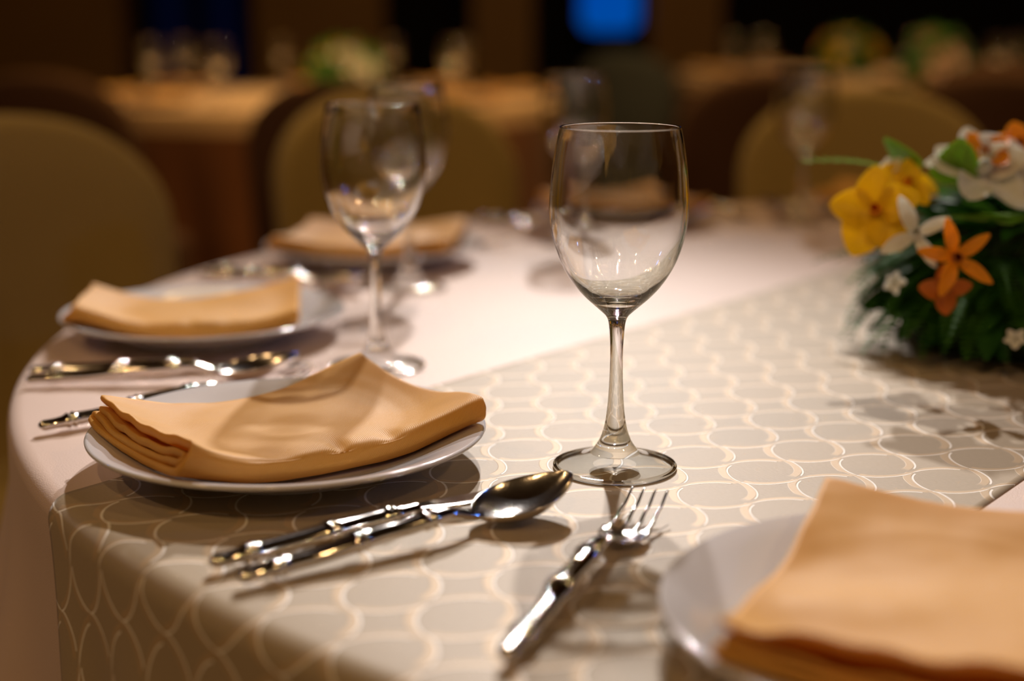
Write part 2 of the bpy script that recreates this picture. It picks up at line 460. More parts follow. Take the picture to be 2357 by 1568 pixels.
INN = [(0.0348, 0.2028), (0.0341, 0.2030), (0.0338, 0.2018), (0.0352, 0.1955), (0.0367, 0.1868), (0.0380, 0.1768), (0.0388, 0.1668), (0.0391, 0.1570),
 (0.0384, 0.1472), (0.0364, 0.1375), (0.0329, 0.1280), (0.0284, 0.1195), (0.0230, 0.1125), (0.0170, 0.1070), (0.0110, 0.1042), (0.0055, 0.1032), (0.0003, 0.1030)]
def make_glass(seg=72, sub=5):
    g = thing('wine_glass', 'x', 'wine glass')
    def dense(p, n): return [(v.x, v.y) for v in catmull([(a, b, 0) for a, b in p], n)]
    full = dense([(0.0345, 0.0002)] + OUT + INN, sub)
    zf, zs = 0.0092, 0.0885
    i1 = min(range(len(full)), key=lambda i: abs(full[i][1] - zf) + (1 if i > 200 else 0))
    i2 = min(range(len(full)), key=lambda i: abs(full[i][1] - zs))
    under = [(0.0130, 0.0016), (0.016, 0.0014), (0.026, 0.0007)]
    foot = under + full[:i1 + 1]
    for nm, pr in (('foot', foot), ('stem', full[i1:i2 + 1]), ('bowl', full[i2:])):
        pr = [(max(r, 0.0002), z) for r, z in pr]
        v, f = lathe(pr, seg, close_start=False, close_end=(nm == 'bowl'))
        o = mesh(nm, v, f, M_thin if nm == 'foot' else M_glass, g)
        o.cycles.is_caustics_caster = True
        if nm == 'foot':
            o.data.materials.append(M_glass)
            for p in o.data.polygons:
                if (p.center.x ** 2 + p.center.y ** 2) ** 0.5 > 0.0350: p.material_index = 1
    return g
glass0 = make_glass()

# ------------------------------------------------------------------ plate
PR_ = 0.119
PLP = [(0.0003, 0.0030), (0.058, 0.0030), (0.060, 0.0002), (0.0645, 0.0002), (0.067, 0.0032), (0.080, 0.0068), (0.096, 0.0125), (0.108, 0.0172), (0.1165, 0.0200),
       (0.1188, 0.0212), (0.1193, 0.0224), (0.1184, 0.0234), (0.1165, 0.0234), (0.108, 0.0212), (0.096, 0.0168), (0.080, 0.0106), (0.068, 0.0076), (0.060, 0.0068), (0.040, 0.0065), (0.0003, 0.0065)]
def plate_top(r):
    tab = [(0, 0.0065), (0.06, 0.0068), (0.068, 0.0076), (0.08, 0.0106), (0.096, 0.0168), (0.108, 0.0212), (0.119, 0.0236), (0.2, 0.0236)]
    for (a, va), (b, vb) in zip(tab, tab[1:]):
        if r <= b: return va + (vb - va) * (r - a) / (b - a)
    return tab[-1][1]
def make_plate():
    pr = [(v.x, v.y) for v in catmull([(a, b, 0) for a, b in PLP], 4)]
    v, f = lathe([(max(r, 0.0003), z) for r, z in pr], 128, True, True)
    return mesh('dinner_plate', v, f, M_plate)
plate0 = make_plate()

# ------------------------------------------------------------------ napkin
def make_napkin(name, L=0.200, W=0.122, H=0.0135, th=0.0028, curl=0.013, gap=0.0, seed=1, sag=1.0, fan=0.35, nX=72, flip=False, arch=0.0, wr=1.0, ofs=(0, 0), skew=0.0, rskew=0.0, rip=0.0, dent=1.0):
    h = [0.0016, 0.0016 + (H - 0.003) * 0.33, 0.0016 + (H - 0.003) * 0.66, H]
    w2 = W / 2
    ctrl = [(w2, h[3], 3), (w2 * 0.6, h[3], 3), (0.0, h[3], 3), (-w2 * 0.6, h[3], 3), (-w2 + 0.006, h[3] - 0.0003, 3), (-w2 + 0.0005, H * 0.80, 2.6), (-w2 - 0.0008, H * 0.5, 1.5), (-w2 + 0.0010, H * 0.22, 0.5),
            (-w2 + 0.007, h[0], 0), (-w2 * 0.5, h[0], 0), (w2 * 0.5, h[0], 0), (w2 - 0.004, h[0], 0), (w2 - 0.0005, (h[0] + h[1]) / 2, 0.5),
            (w2 - 0.004, h[1], 1), (w2 * 0.5, h[1], 1), (-w2 * 0.5, h[1], 1), (-w2 + 0.012, h[1] + 0.0002, 1), (-w2 + 0.0075, (h[1] + h[2]) / 2, 1.5), (-w2 + 0.011, h[2], 2),
            (-w2 * 0.4, h[2], 2), (w2 * 0.5, h[2], 2), (w2 - 0.002, h[2], 2)]
    cl = catmull(ctrl, 7)
    n = len(cl)
    nor = []
    for i in range(n):
        a = cl[max(i - 1, 0)]; b = cl[min(i + 1, n - 1)]
        d = Vector((b.x - a.x, b.y - a.y)).normalized(); nor.append(Vector((-d.y, d.x)))
    arc = [0]
    for i in range(1, n): arc.append(arc[-1] + (cl[i].xy - cl[i - 1].xy).length)
    loop = [(i, 1) for i in range(n)] + [(i, -1) for i in reversed(range(n))]
    m = len(loop)
    V = []; UVs = []
    xs = [-1, -0.994, -0.985, -0.97] + [-0.95 + 1.9 * k / (nX - 8) for k in range(nX - 7)] + [0.97, 0.985, 0.994, 1]
    for X0 in xs:
        e = 1 - abs(X0); tk = th * 0.5 * sqrt(max(0.0, 1 - (1 - min(1, e / 0.020)) ** 2)) + 0.00012
        for (i, sd) in loop:
            lay = cl[i].z
            y = cl[i].x + nor[i].x * tk * sd; hh = cl[i].y + nor[i].y * tk * sd
            left = sst(-0.45, -1.0, X0) if X0 < -0.45 else 0
            left = max(0.0, min(1.0, (-X0 - 0.45) / 0.55)); left = left * left
            # layers fan apart at the open end
            hh = hh * (1 + fan * left * (1 - 0.75 * sst(0.0, 1.0, y / w2))) + gap * left * sst(2.2, 2.8, lay) * sst(0.95, 0.3, y / w2)
            st = (0.0030 - 0.0024 * lay) * left - 0.0014 * sin(y * 60 + seed * 2 + lay) * left
            x = X0 * L / 2 + st * -1 + skew * left * sst(0.9, -1.0, y / w2) - rskew * sst(0.2, 1.0, X0) * sst(-0.8, 1.0, y / w2)
            rho = sqrt((x * 0.98 + ofs[0]) ** 2 + (y + ofs[1]) ** 2)
            zb = 0.0070 + (plate_top(rho) - 0.0065) * sag
            zb = max(zb, plate_top(rho) + 0.0002) if sag > 0.3 else zb
            zb += arch * (1 - X0 * X0)
            yy = y / w2
            cu = curl * sst(-0.1, 0.85, X0) * sst(-0.35, 1.0, yy)
            q = Vector((x * 17 + seed * 3.1, y * 26, lay * 0.9))
            wv = noise.noise(q) * 0.0011 * wr + noise.noise(q * 2.6 + Vector((3, 1, 0))) * 0.0005 * wr
            wv += 0.0016 * wr * sin(14 * yy + 3 * X0 + seed) * left * (0.4 if lay < 2 else 1) * 0.6
            wtop = min(1, lay / 1.0)
            wv += rip * sin(7.5 * X0 + 1.6 * yy + seed) * (0.6 + 0.4 * sin(3.1 * yy + X0))
            if lay > 2.5:                               # dents along the front fold
                for (cx, s_, a_) in ((0.05, 0.05, 0.0030), (0.38, 0.06, 0.0022), (-0.35, 0.12, 0.0015)):
                    wv -= a_ * wr * dent * math.exp(-((X0 - cx) / s_) ** 2) * math.exp(-((yy + 0.93) / 0.16) ** 2)
            z = hh + zb + cu + abs(wv) * (0.2) + wv * 0.8 * wtop + (0.0006 if lay < 1 else 0)
            yo = y + 0.0030 * sin(X0 * 2.6 + seed) * 0.6 + 0.0012 * noise.noise(Vector((x * 30, seed, lay)))
            V.append((x, yo * (-1 if flip else 1), z)); UVs.append((x, arc[i]))
    nx = len(xs); F = []
    for a in range(nx - 1):
        for k in range(m):
            k2 = (k + 1) % m
            q = (a * m + k, (a + 1) * m + k, (a + 1) * m + k2, a * m + k2)
            F.append(q if not flip else q[::-1])
    for base, rev in ((0, False), ((nx - 1) * m, True)):
        for i in range(n - 1):
            q = (base + i, base + i + 1, base + m - 2 - i, base + m - 1 - i)
            F.append(q if (rev == flip) else q[::-1])
    o = mesh(name, V, F, M_napkin, None, True, UVs)
    return o

# ------------------------------------------------------------------ cutlery (x along the handle, 0 = handle end)
def handle_vf(L, zf, w0=0.0064, nodes=(0.021, 0.066, 0.106), sq=0.80, neck=0.0030):
    N_ = 110; path = []; rad = []
    for k in range(N_ + 1):
        x = L * k / N_
        r = w0 * (0.80 + 0.20 * sst(0, 0.05, x)) * (1 - 0.25 * sst(0.09, L, x))
        if x < 0.006: r *= sqrt(max(0.02, 1 - ((0.006 - x) / 0.006) ** 2)) * 0.3 + 0.7 * sst(-0.004, 0.004, x)
        seg = 1.0
        for nd in nodes:
            d = x - nd
            r += 0.0013 * math.exp(-((abs(d) - 0.0019) / 0.0012) ** 2) - 0.0016 * math.exp(-(d / 0.0009) ** 2)
        # waist between nodes
        pts = (0.0,) + tuple(nodes) + (L,)
        for a, b in zip(pts, pts[1:]):
            if a <= x <= b: r -= 0.0007 * sin(pi * (x - a) / (b - a)) * 1.4
        if x > L - 0.022: r = r + (neck - r) * sst(L - 0.022, L, x)
        path.append((x, 0, zf(x))); rad.append(max(r, 0.0006))
    return tube(path, rad, 18, sq)
def zspoon(x): return lerp_tab([(0, 0.0058), (0.035, 0.0068), (0.085, 0.0108), (0.118, 0.0125), (0.140, 0.0075)], x)
def make_spoon():
    t = thing('dinner_spoon', 'x', 'spoon')
    v, f = handle_vf(0.140, zspoon); mesh('handle', v, f, M_steel, t)
    x0, x1 = 0.136, 0.200
    nu, nv = 40, 28
    def outline(a):        # 0..1 along bowl -> half width
        return 0.0215 * (sin(pi * a ** 0.92) ** 0.62) * (1 - 0.10 * (a - 0.5))
    def surf(off):
        V = []
        for i in range(nu + 1):
            a = i / nu; a2 = 0.5 - 0.5 * cos(pi * a)
            hw = max(outline(a2), 0.0016 if i == 0 else 0.0004)
            x = x0 + (x1 - x0) * a2
            zr = 0.0085 + 0.0100 * a2 ** 1.3          # rim line rises to the tip
            for j in range(nv + 1):
                b = -1 + 2 * j / nv
                bb = sin(b * pi / 2)
                y = hw * bb
                prof = (1 - bb * bb) ** 0.8
                dep = 0.0115 * prof * (sin(pi * min(1, a2 * 1.02)) ** 0.75 if 0 < a2 < 1 else 0)
                V.append((x, y, zr - dep + off * (1.0 if True else 0)))
        return V
    top = surf(0.0); bot = surf(-0.0011)
    n = len(top); F = []
    g = grid_faces(nu + 1, nv + 1)
    F += g; F += [tuple(i + n for i in q[::-1]) for q in g]
    J = nv + 1
    ring = [i * J for i in range(nu + 1)] + [nu * J + j for j in range(1, J)] + [i * J + nv for i in reversed(range(nu))] + [j for j in reversed(range(1, nv))]
    for k in range(len(ring)):
        a = ring[k]; b = ring[(k + 1) % len(ring)]
        F.append((a, a + n, b + n, b))
    zmin = min(v[2] for v in bot)
    dz = 0.0008 - zmin
    V = [(x, y, z + dz * sst(0.130, 0.16, x)) for x, y, z in top + bot]
    mesh('spoon_bowl', V, F, M_steel2, t)
    return t
def zknife(x): return lerp_tab([(0, 0.0060), (0.05, 0.0062), (0.09, 0.0070), (0.125, 0.0070)], x)
def make_knife():
    t = thing('dinner_knife', 'x', 'knife')
    v, f = handle_vf(0.122, zknife, 0.0067, (0.021, 0.068, 0.104), 0.78, 0.0042); mesh('handle', v, f, M_steel, t)
    nu = 50; V = []; F = []
    for i in range(nu + 1):
        a = i / nu; x = 0.117 + 0.100 * a
        back = 0.0055 * (1 - 0.2 * a) - 0.006 * sst(0.88, 1.0, a)
        edge = -(0.0040 + 0.0075 * sst(0.05, 0.35, a)) * (1 - 0.95 * sst(0.72, 1.0, a) * a)
        z = 0.0070 - 0.0045 * a
        th0 = 0.0011 * (1 - 0.4 * a)
        for y, zz in ((back, z + th0), (0.3 * back + 0.7 * edge, z + th0 * 0.7), (edge, z), (0.3 * back + 0.7 * edge, z - th0 * 0.7), (back, z - th0)):
            V.append((x, y, zz))
    for i in range(nu):
        for j in range(5):
            j2 = (j + 1) % 5; F.append((i * 5 + j, (i + 1) * 5 + j, (i + 1) * 5 + j2, i * 5 + j2))
    F.append((4, 3, 2, 1, 0)); F.append(tuple(nu * 5 + j for j in range(5)))
    mesh('blade', V, F, M_steel, t, True)
    return t
def zfork(x): return lerp_tab([(0, 0.0058), (0.035, 0.0068), (0.085, 0.0115), (0.120, 0.0130), (0.142, 0.0085)], x)
def make_fork():
    t = thing('dinner_fork', 'x', 'fork')
    v, f = handle_vf(0.142, zfork); mesh('handle', v, f, M_steel, t)
    # palm of the fork: neck widening to the tine roots
    def zf(x): return lerp_tab([(0.136, 0.0092), (0.150, 0.0042), (0.162, 0.0022), (0.175, 0.0034), (0.192, 0.0075), (0.210, 0.0135)], x)
    nu, nv = 22, 14; top = []; bot = []
    for i in range(nu + 1):
        x = 0.137 + 0.0310 * i / nu
        hw = 0.0030 + 0.0098 * sst(0.141, 0.158, x)
        for j in range(nv + 1):
            b = -1 + 2 * j / nv; y = hw * b
            cup = 0.0016 * (b * b) * sst(0.145, 0.16, x)
            top.append((x, y, zf(x) + cup + 0.0009)); bot.append((x, y, zf(x) + cup - 0.0009))
    n = len(top); g = grid_faces(nu + 1, nv + 1); F = list(g) + [tuple(i + n for i in q[::-1]) for q in g]
    J = nv + 1
    ring = [i * J for i in range(nu + 1)] + [nu * J + j for j in range(1, J)] + [i * J + nv for i in reversed(range(nu))] + [j for j in reversed(range(1, nv))]
    for k in range(len(ring)):
        a = ring[k]; b = ring[(k + 1) % len(ring)]; F.append((a, a + n, b + n, b))
    hd = mesh('fork_head', top + bot, F, M_steel, t)
    for q in range(4):
        b = (-1 + 2 * q / 3) * 0.80
        path = []; rad = []; sqs = []
        for k in range(26):
            x = 0.1655 + 0.0445 * k / 25; a = k / 25
            path.append((x, b * (0.0128 - 0.0006 * a), zf(x) + 0.0016 * b * b * (1 - a))); rad.append(0.0013 * (1 - 0.45 * a) if k < 25 else 0.0002); sqs.append(0.8)
        v, f = tube(path, rad, 10, sqs)
        mesh('tine', v, f, M_steel, hd)
    return t
spoon0 = make_spoon(); knife0 = make_knife(); fork0 = make_fork()

# ------------------------------------------------------------------ place settings on the main table
used = set()
def put(root, loc, rz, label, group=None, cat=None):
    if root.name not in used:
        used.add(root.name); root.location = loc; root.rotation_euler = (0, 0, rz); root['label'] = label
        if cat: root['category'] = cat
        if group: root['group'] = group
        return root
    return dup(root, loc, rz, label, group)
def lay(root, fr, p0, p1, label, group, z):
    """cutlery from local handle end p0 towards p1"""
    c, inw = fr; lf = Vector((-inw.y, inw.x))
    a = c + inw * p0[0] + lf * p0[1]; b = c + inw * p1[0] + lf * p1[1]
    d = b - a
    return put(root, (a.x, a.y, z), atan2(d.y, d.x), label, group)
ZR = TZ + 0.0012; ZC = TZ + 0.0004
settings = [ # angle, centre, where, on runner
 dict(key='front', c=(-0.135, 0.829), z=ZR),
 dict(key='left', c=(-0.263, 1.192), z=ZC),
 dict(key='back_left', c=(-0.156, 1.570), z=ZC),
 dict(key='back', c=(0.150, 1.895), z=ZC),
 dict(key='back_right', c=(0.535, 1.985), z=ZC),
 dict(key='near', c=(0.181, 0.556), z=ZR),
]
WHERE = {'front': 'nearest the left corner of the runner', 'left': 'at the second place on the left',
         'back_left': 'at the third place back on the left', 'back': 'on the far side behind the sharp glass',
         'back_right': 'at the far side behind the flowers', 'near': 'in the bottom right corner'}
GRP = 'place settings on the round table'
for s in settings:
    c = Vector(s['c']); inw = (Vector((TC.x, TC.y)) - c).normalized(); s['c2'] = c; s['inw'] = inw
    fr = (c, inw); wh = WHERE[s['key']]; rz = atan2(inw.y, inw.x)
    s['plate'] = put(plate0, (c.x, c.y, s['z']), rz, 'white porcelain dinner plate ' + wh, 'dinner plates on the round table', 'plate')
    k = s['key']
    zk = s['z'] + 0.0002
    if k != 'near':
        lay(spoon0, fr, (-0.104, -0.172), (0.094, -0.160), 'steel spoon right of the plate ' + wh, 'spoons on the round table', zk)
        lay(knife0, fr, (-0.108, -0.147), (0.092, -0.127), 'steel knife beside the spoon ' + wh, 'knives on the round table', zk)
    if k == 'near':
        lay(fork0, fr, (-0.089, 0.162), (0.130, 0.172), 'polished steel four tined fork in front of the sharp wine glass', 'forks on the round table', zk)
    else:
        lay(fork0, fr, (-0.112, 0.143), (0.092, 0.163), 'steel fork left of the plate ' + wh, 'forks on the round table', zk if k != 'front' else TZ + 0.0006)
GL = {'front': ((0.0618, 0.819), 'clear wine glass in sharp focus standing on the runner behind the fork', ZR),
      'left': ((-0.105, 1.078), 'empty wine glass left of centre just behind the folded napkin', ZC),
      'back_left': ((-0.103, 1.412), 'blurred wine glass directly behind the left wine glass', ZC),
      'back': ((0.074, 1.700), 'blurred wine glass seen behind the sharp wine glass', ZC),
      'back_right': ((0.383, 1.877), 'blurred wine glass standing left of the flower arrangement', ZC)}
for k, (p, lb, z) in GL.items():
    put(glass0, (p[0], p[1], z), 0.3, lb, 'wine glasses on the round table')

NP = {}
NP['front'] = make_napkin('napkin', seed=1, curl=0.0085, fan=0.42, H=0.0150, th=0.0036, gap=0.0, skew=0.010, rskew=0.018, W=0.127, dent=1.9)
NP['left'] = make_napkin('napkin', seed=4, L=0.186, W=0.105, curl=0.010, fan=0.1, wr=0.6, ofs=(-0.012, -0.005))
NP['back_left'] = make_napkin('napkin', seed=7, L=0.19, W=0.15, H=0.014, curl=0.002, fan=0.1, wr=0.5, sag=0.55, arch=0.006)
NP['near'] = make_napkin('napkin', seed=9, L=0.194, W=0.145, H=0.0135, curl=0.0, gap=0.007, fan=0.1, wr=1.3, ofs=(0.005, 0), rip=0.0022)
def napkin_at(o, key, rz_off, off, label, z_add=0.0):
    s = [x for x in settings if x['key'] == key][0]
    c = s['c2'] + s['inw'] * off[0] + Vector((-s['inw'].y, s['inw'].x)) * off[1]
    o.location = (c.x, c.y, s['z'] + z_add + 0.001); o.rotation_euler = (0, 0, atan2(s['inw'].y, s['inw'].x) + rz_off)
    tag(o, label, 'napkin', 'folded napkins on the round table')
napkin_at(NP['front'], 'front', 0, (0, 0), 'thick folded golden orange napkin with layered end on the plate nearest the runner corner')
napkin_at(NP['left'], 'left', R(4), (-0.012, -0.005), 'folded orange napkin with one raised end on the second plate at left')
napkin_at(NP['back_left'], 'back_left', R(20), (0.0, 0), 'blurred folded orange napkin on the third plate at left')
n4 = NP['back_left'].copy(); COL.objects.link(n4)
napkin_at(n4, 'back', R(-100), (0, 0), 'blurred folded orange napkin on the far plate seen through the sharp glass')
n5 = NP['back_left'].copy(); COL.objects.link(n5)
napkin_at(n5, 'back_right', R(70), (0, 0), 'blurred folded orange napkin on the far plate behind the flowers')
napkin_at(NP['near'], 'near', R(1), (0.005, 0.0), 'large wrinkled orange napkin out of focus in the bottom right corner')

# ------------------------------------------------------------------ chairs
def make_chair(mat, name='banquet_chair', W=0.44, top=0.897):
    t = thing(name, 'x', 'chair')
    # back: domed slab, front face towards +x (towards its table)
    N_ = 40; outline = []
    hw = W / 2
    zb = 0.40
    zs = top - hw * 0.72
    pts = [(-hw * 0.94, zb), (-hw, zs)]
    for k in range(1, N_):
        a = pi - pi * k / N_
        pts.append((hw * math.copysign(abs(cos(a)) ** 0.85, cos(a)), zs + (top - zs) * sin(a) ** 0.9))
    pts += [(hw, zs), (hw * 0.94, zb)]
    V = []; F = []; n = len(pts)
    layers = [(-0.030, 0.93), (-0.024, 0.985), (-0.012, 1.0), (0.012, 1.0), (0.024, 0.985), (0.030, 0.93)]
    for (x, s) in layers:
        for (y, z) in pts:
            cz = 0.62
            lean = -0.10 * (z - 0.45)
            bow = -0.05 * (1 - (y / hw) ** 2)
            V.append((x + lean + bow, y * s, cz + (z - cz) * s if z > cz else z))
    for l in range(len(layers) - 1):
        for k in range(n - 1):
            a = l * n + k; F.append((a, a + 1, a + n + 1, a + n))
        F.append((l * n + n - 1, l * n, (l + 1) * n, (l + 1) * n + n - 1))
    # front and back faces: rings shrinking to the middle of the back
    for l, rev in ((0, False), (len(layers) - 1, True)):
        base = [Vector(V[l * n + k]) for k in range(n)]
        prev = [l * n + k for k in range(n)]
        xo = -0.006 if l == 0 else 0.006
        for q in (0.75, 0.5, 0.25, 0.04):
            cur = []
            for k in range(n):
                p = base[k]; y = p.y * q; z = 0.66 + (p.z - 0.66) * q
                cur.append(len(V))
                V.append((layers[l][0] + xo * (1 - q) - 0.10 * (z - 0.45) - 0.05 * (1 - (y / hw) ** 2), y, z))
            for k in range(n):
                k2 = (k + 1) % n; f4 = (prev[k], prev[k2], cur[k2], cur[k]); F.append(f4 if rev else f4[::-1])
            prev = cur
        F.append(tuple(prev) if rev else tuple(reversed(prev)))
    mesh('backrest', V, F, mat, t)
    # seat pad
    V = []; rows = [(0.40, 0.97), (0.41, 1.0), (0.45, 1.0), (0.462, 0.97), (0.468, 0.90), (0.470, 0.5), (0.470, 0.02)]
    m_ = 48
    for (z, s) in rows:
        for k in range(m_):
            a = 2 * pi * k / m_; ca, sa = cos(a), sin(a)
            V.append((0.13 + 0.165 * s * math.copysign(abs(ca) ** 0.35, ca), 0.215 * s * math.copysign(abs(sa) ** 0.35, sa), z))
    F = []
    for l in range(len(rows) - 1):
        for k in range(m_):
            k2 = (k + 1) % m_; F.append((l * m_ + k, l * m_ + k2, (l + 1) * m_ + k2, (l + 1) * m_ + k))
    mesh('seat', V, F, mat, t)
    # cover skirt to the floor
    V = []; rows = 8; m_ = 120
    for l in range(rows + 1):
        q = l / rows; z = 0.42 * (1 - q) + 0.01 * q
        for k in range(m_):
            a = 2 * pi * k / m_; ca, sa = cos(a), sin(a)
            fo = 1 + 0.02 * q * sin(14 * a)
            V.append((0.125 + (0.165 + 0.01 * q) * fo * math.copysign(abs(ca) ** 0.4, ca), 0.216 * fo * math.copysign(abs(sa) ** 0.4, sa), z))
    F = []
    for l in range(rows):
        for k in range(m_):
            k2 = (k + 1) % m_; F.append((l * m_ + k, (l + 1) * m_ + k, (l + 1) * m_ + k2, l * m_ + k2))
    mesh('skirt', V, F, mat, t)
    return t
chO = make_chair(M_chair); chD = make_chair(M_chairunlit); chB = make_chair(M_chairblue)
G1 = 'olive covered chairs around the main table'
put(chO, (-0.60, 1.79, 0), R(-38), 'olive covered dome backed chair at the left edge of the round table', G1)
put(chO, (-0.185, 2.45, 0), R(-66), 'olive covered chair behind the round table, left of the sharp glass', G1)
put(chO, (0.62, 2.50, 0), R(-98), 'olive covered chair behind the far glass and the flowers', G1)
G2 = 'dark chairs in the background'
put(chD, (-1.12, 3.55, 0), R(75), 'dark unlit covered chair behind the leftmost olive chair', G2)
put(chD, (-0.34, 3.05, 0), R(88), 'dark unlit covered chair rising behind the olive chair in the middle', G2)
put(chD, (0.62, 3.6, 0), R(100), 'dark unlit covered chair between the sharp glass and the right hand olive chair', G2)
put(chD, (1.52, 4.5, 0), R(70), 'dark unlit covered chair at the right edge, above the flowers', G2)
put(chD, (1.15, 3.5, 0), R(80), 'dark unlit covered chair just behind the right hand olive chair', G2)
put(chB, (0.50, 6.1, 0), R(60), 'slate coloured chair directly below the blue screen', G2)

# ------------------------------------------------------------------ petals, flowers, leaves
def petal_vf(L, W, cup=0.25, bend=0.3, nu=12, nv=8, tip=1.0, thick=0.0005, ruff=0.0):
    top = []
    for i in range(nu + 1):
        a = i / nu
        hw = W / 2 * (sin(pi * min(1, a * 0.93 + 0.05)) ** (0.75 if tip == 1.0 else 0.9)) * (1 - (tip - 1) * 0.5 * a)
        hw = max(hw, 0.0006)
        th = bend * a
        for j in range(nv + 1):
            b = -1 + 2 * j / nv
            x = L * (sin(th) / bend if abs(bend) > 1e-4 else a)
            z = L * ((1 - cos(th)) / bend if abs(bend) > 1e-4 else 0)
            top.append(Vector((x, hw * b, z + cup * hw * b * b + ruff * L * 0.04 * sin(9 * a + 3 * b) * abs(b))))
    n = len(top); bot = [v - Vector((0, 0, thick)) for v in top]
    g = grid_faces(nu + 1, nv + 1); F = list(g) + [tuple(i + n for i in q[::-1]) for q in g]
    return top + bot, F
def xf(vf, M): return [M @ Vector(v) for v in vf[0]], vf[1]
def frame(loc, normal, roll=0.0):
    q = Vector(normal).to_track_quat('Z', 'Y'); return Matrix.Translation(Vector(loc)) @ q.to_matrix().to_4x4() @ Matrix.Rotation(roll, 4, 'Z')
def orchid(parent, loc, normal, size, mat, lipmat, roll=0.0, seed=0, n=5, label=None, wide=0.62):
    rnd = random.Random(seed); M0 = frame(loc, normal, roll); parts = []
    for k in range(n):
        a = 2 * pi * k / n + rnd.uniform(-0.15, 0.15)
        tilt = rnd.uniform(0.15, 0.5)
        Mx = M0 @ Matrix.Rotation(a, 4, 'Z') @ Matrix.Rotation(-tilt, 4, 'Y')
        parts.append(xf(petal_vf(size * rnd.uniform(0.85, 1.1), size * wide * rnd.uniform(0.85, 1.1), 0.35, rnd.uniform(-0.5, 0.3), ruff=1), Mx))
    v, f = join(parts)
    b = mesh('blossom', v, f, mat, parent)
    if label: b['label'] = label
    lp = []
    for k in range(3):
        Mx = M0 @ Matrix.Rotation(2 * pi * k / 3 + 0.4, 4, 'Z') @ Matrix.Rotation(-0.9, 4, 'Y')
        lp.append(xf(petal_vf(size * 0.42, size * 0.3, 0.8, 0.9, 8, 6), Mx))
    v, f = join(lp); mesh('lip', v, f, lipmat, b)
    return b
def frond_vf(L=0.09, pairs=16, wid=0.030, bend=0.6, lw=0.0052):
    parts = []
    stem = [(L * k / 14, 0, -bend * L * (k / 14) ** 2 * 0.5) for k in range(15)]
    parts.append(tube(stem, [0.0008 * (1 - 0.6 * k / 14) for k in range(15)], 5))
    for k in range(pairs):
        a = (k + 0.8) / (pairs + 0.5); x = L * a; z = -bend * L * a * a * 0.5
        w_ = wid * (1 - a) ** 0.6 * min(1, a * 5 + 0.45)
        for sd in (1, -1):
            M = Matrix.Translation((x, 0, z)) @ Matrix.Rotation(sd * 1.05, 4, 'Z') @ Matrix.Rotation(0.25, 4, 'Y')
            parts.append(xf(petal_vf(w_, lw, 0.2, 0.5, 4, 2, thick=0.0003), M))
    return join(parts)
arr = thing('flower_arrangement', 'low centrepiece of yellow and orange orchids, white blooms and dark leaves', 'flower arrangement', (0.425, 1.165, ZC))
def AL(x, y, z): return (x - 0.425, y - 1.165, z - 0.0004)
# foam core
v, f = lathe([(0.001, 0.001), (0.085, 0.001), (0.098, 0.02), (0.098, 0.06), (0.08, 0.095), (0.04, 0.115), (0.001, 0.12)], 40)
mesh('foam_base', v, f, M_moss, arr)
rnd = random.Random(12)
fr_me = [frond_vf(0.085, 15, 0.026, 0.9), frond_vf(0.070, 13, 0.022, 1.3)]
fr_proto = []
lf_proto = []
def dome_pt(az, el, r=0.105):
    return Vector((r * cos(az) * cos(el), r * sin(az) * cos(el), 0.028 + 0.095 * sin(el)))
def part_copy(proto, M, parent):
    o = proto.copy(); COL.objects.link(o); o.parent = parent; o.matrix_basis = M; return o
firstF = mesh('fern_frond', *fr_me[0], M_fern, arr); firstF2 = mesh('fern_frond', *fr_me[1], M_fern, arr)
lv = petal_vf(0.050, 0.021, 0.25, -0.5, 12, 6)
firstL = mesh('leaf', *lv, M_leaf, arr)
lv2 = petal_vf(0.036, 0.017, 0.3, -0.7, 12, 6)
firstL2 = mesh('leaf', *lv2, M_leaf, arr)
protos = [firstF, firstF2, firstL, firstL2]; placed = [False] * 4
def place_part(idx, M):
    if min((M @ v.co).z for v in protos[idx].data.vertices) < 0.0015: return None
    if not placed[idx]: placed[idx] = True; protos[idx].matrix_basis = M; return protos[idx]
    return part_copy(protos[idx], M, arr)
def outward(az, el, spin, droop, r):
    p = dome_pt(az, el, r)
    d = Vector((cos(az) * cos(el), sin(az) * cos(el), sin(el) - droop)).normalized()
    side = Vector((-sin(az), cos(az), 0)); side = (side * cos(spin) + d.cross(side) * sin(spin)).normalized()
    d2 = (d + side * rnd.uniform(-0.5, 0.5)).normalized()
    up = d2.cross(side).normalized() * -1
    if up.z < 0: up = -up
    y = up.cross(d2).normalized()
    M = Matrix((d2, y, up)).transposed().to_4x4(); M.translation = p
    return M
for k in range(150):
    az = rnd.uniform(0, 2 * pi); el = rnd.uniform(-0.15, 0.9)
    place_part(0 if k % 2 else 1, outward(az, el, rnd.uniform(-0.4, 0.4), rnd.uniform(0.3, 1.0), 0.088) @ Matrix.Scale(rnd.uniform(0.65, 0.95), 4))
for k in range(230):
    az = rnd.uniform(0, 2 * pi); el = rnd.uniform(-0.1, 1.3)
    place_part(2 if k % 2 else 3, outward(az, el, rnd.uniform(-0.8, 0.8), rnd.uniform(-0.3, 0.9), 0.092) @ Matrix.Scale(rnd.uniform(0.7, 1.15), 4))
for k in range(44):
    az = R(195 + rnd.uniform(-35, 50)); el = rnd.uniform(0.0, 0.7)
    place_part(k % 4, outward(az, el, 0.1, rnd.uniform(0.2, 0.8), 0.108) @ Matrix.Scale(rnd.uniform(0.7, 1.0), 4))
for k in range(34):
    az = R(235 + rnd.uniform(-60, 45)); el = rnd.uniform(0.05, 1.1)
    place_part(k % 2, outward(az, el, 0.1, rnd.uniform(0.1, 0.7), 0.102) @ Matrix.Scale(rnd.uniform(0.55, 0.85), 4))
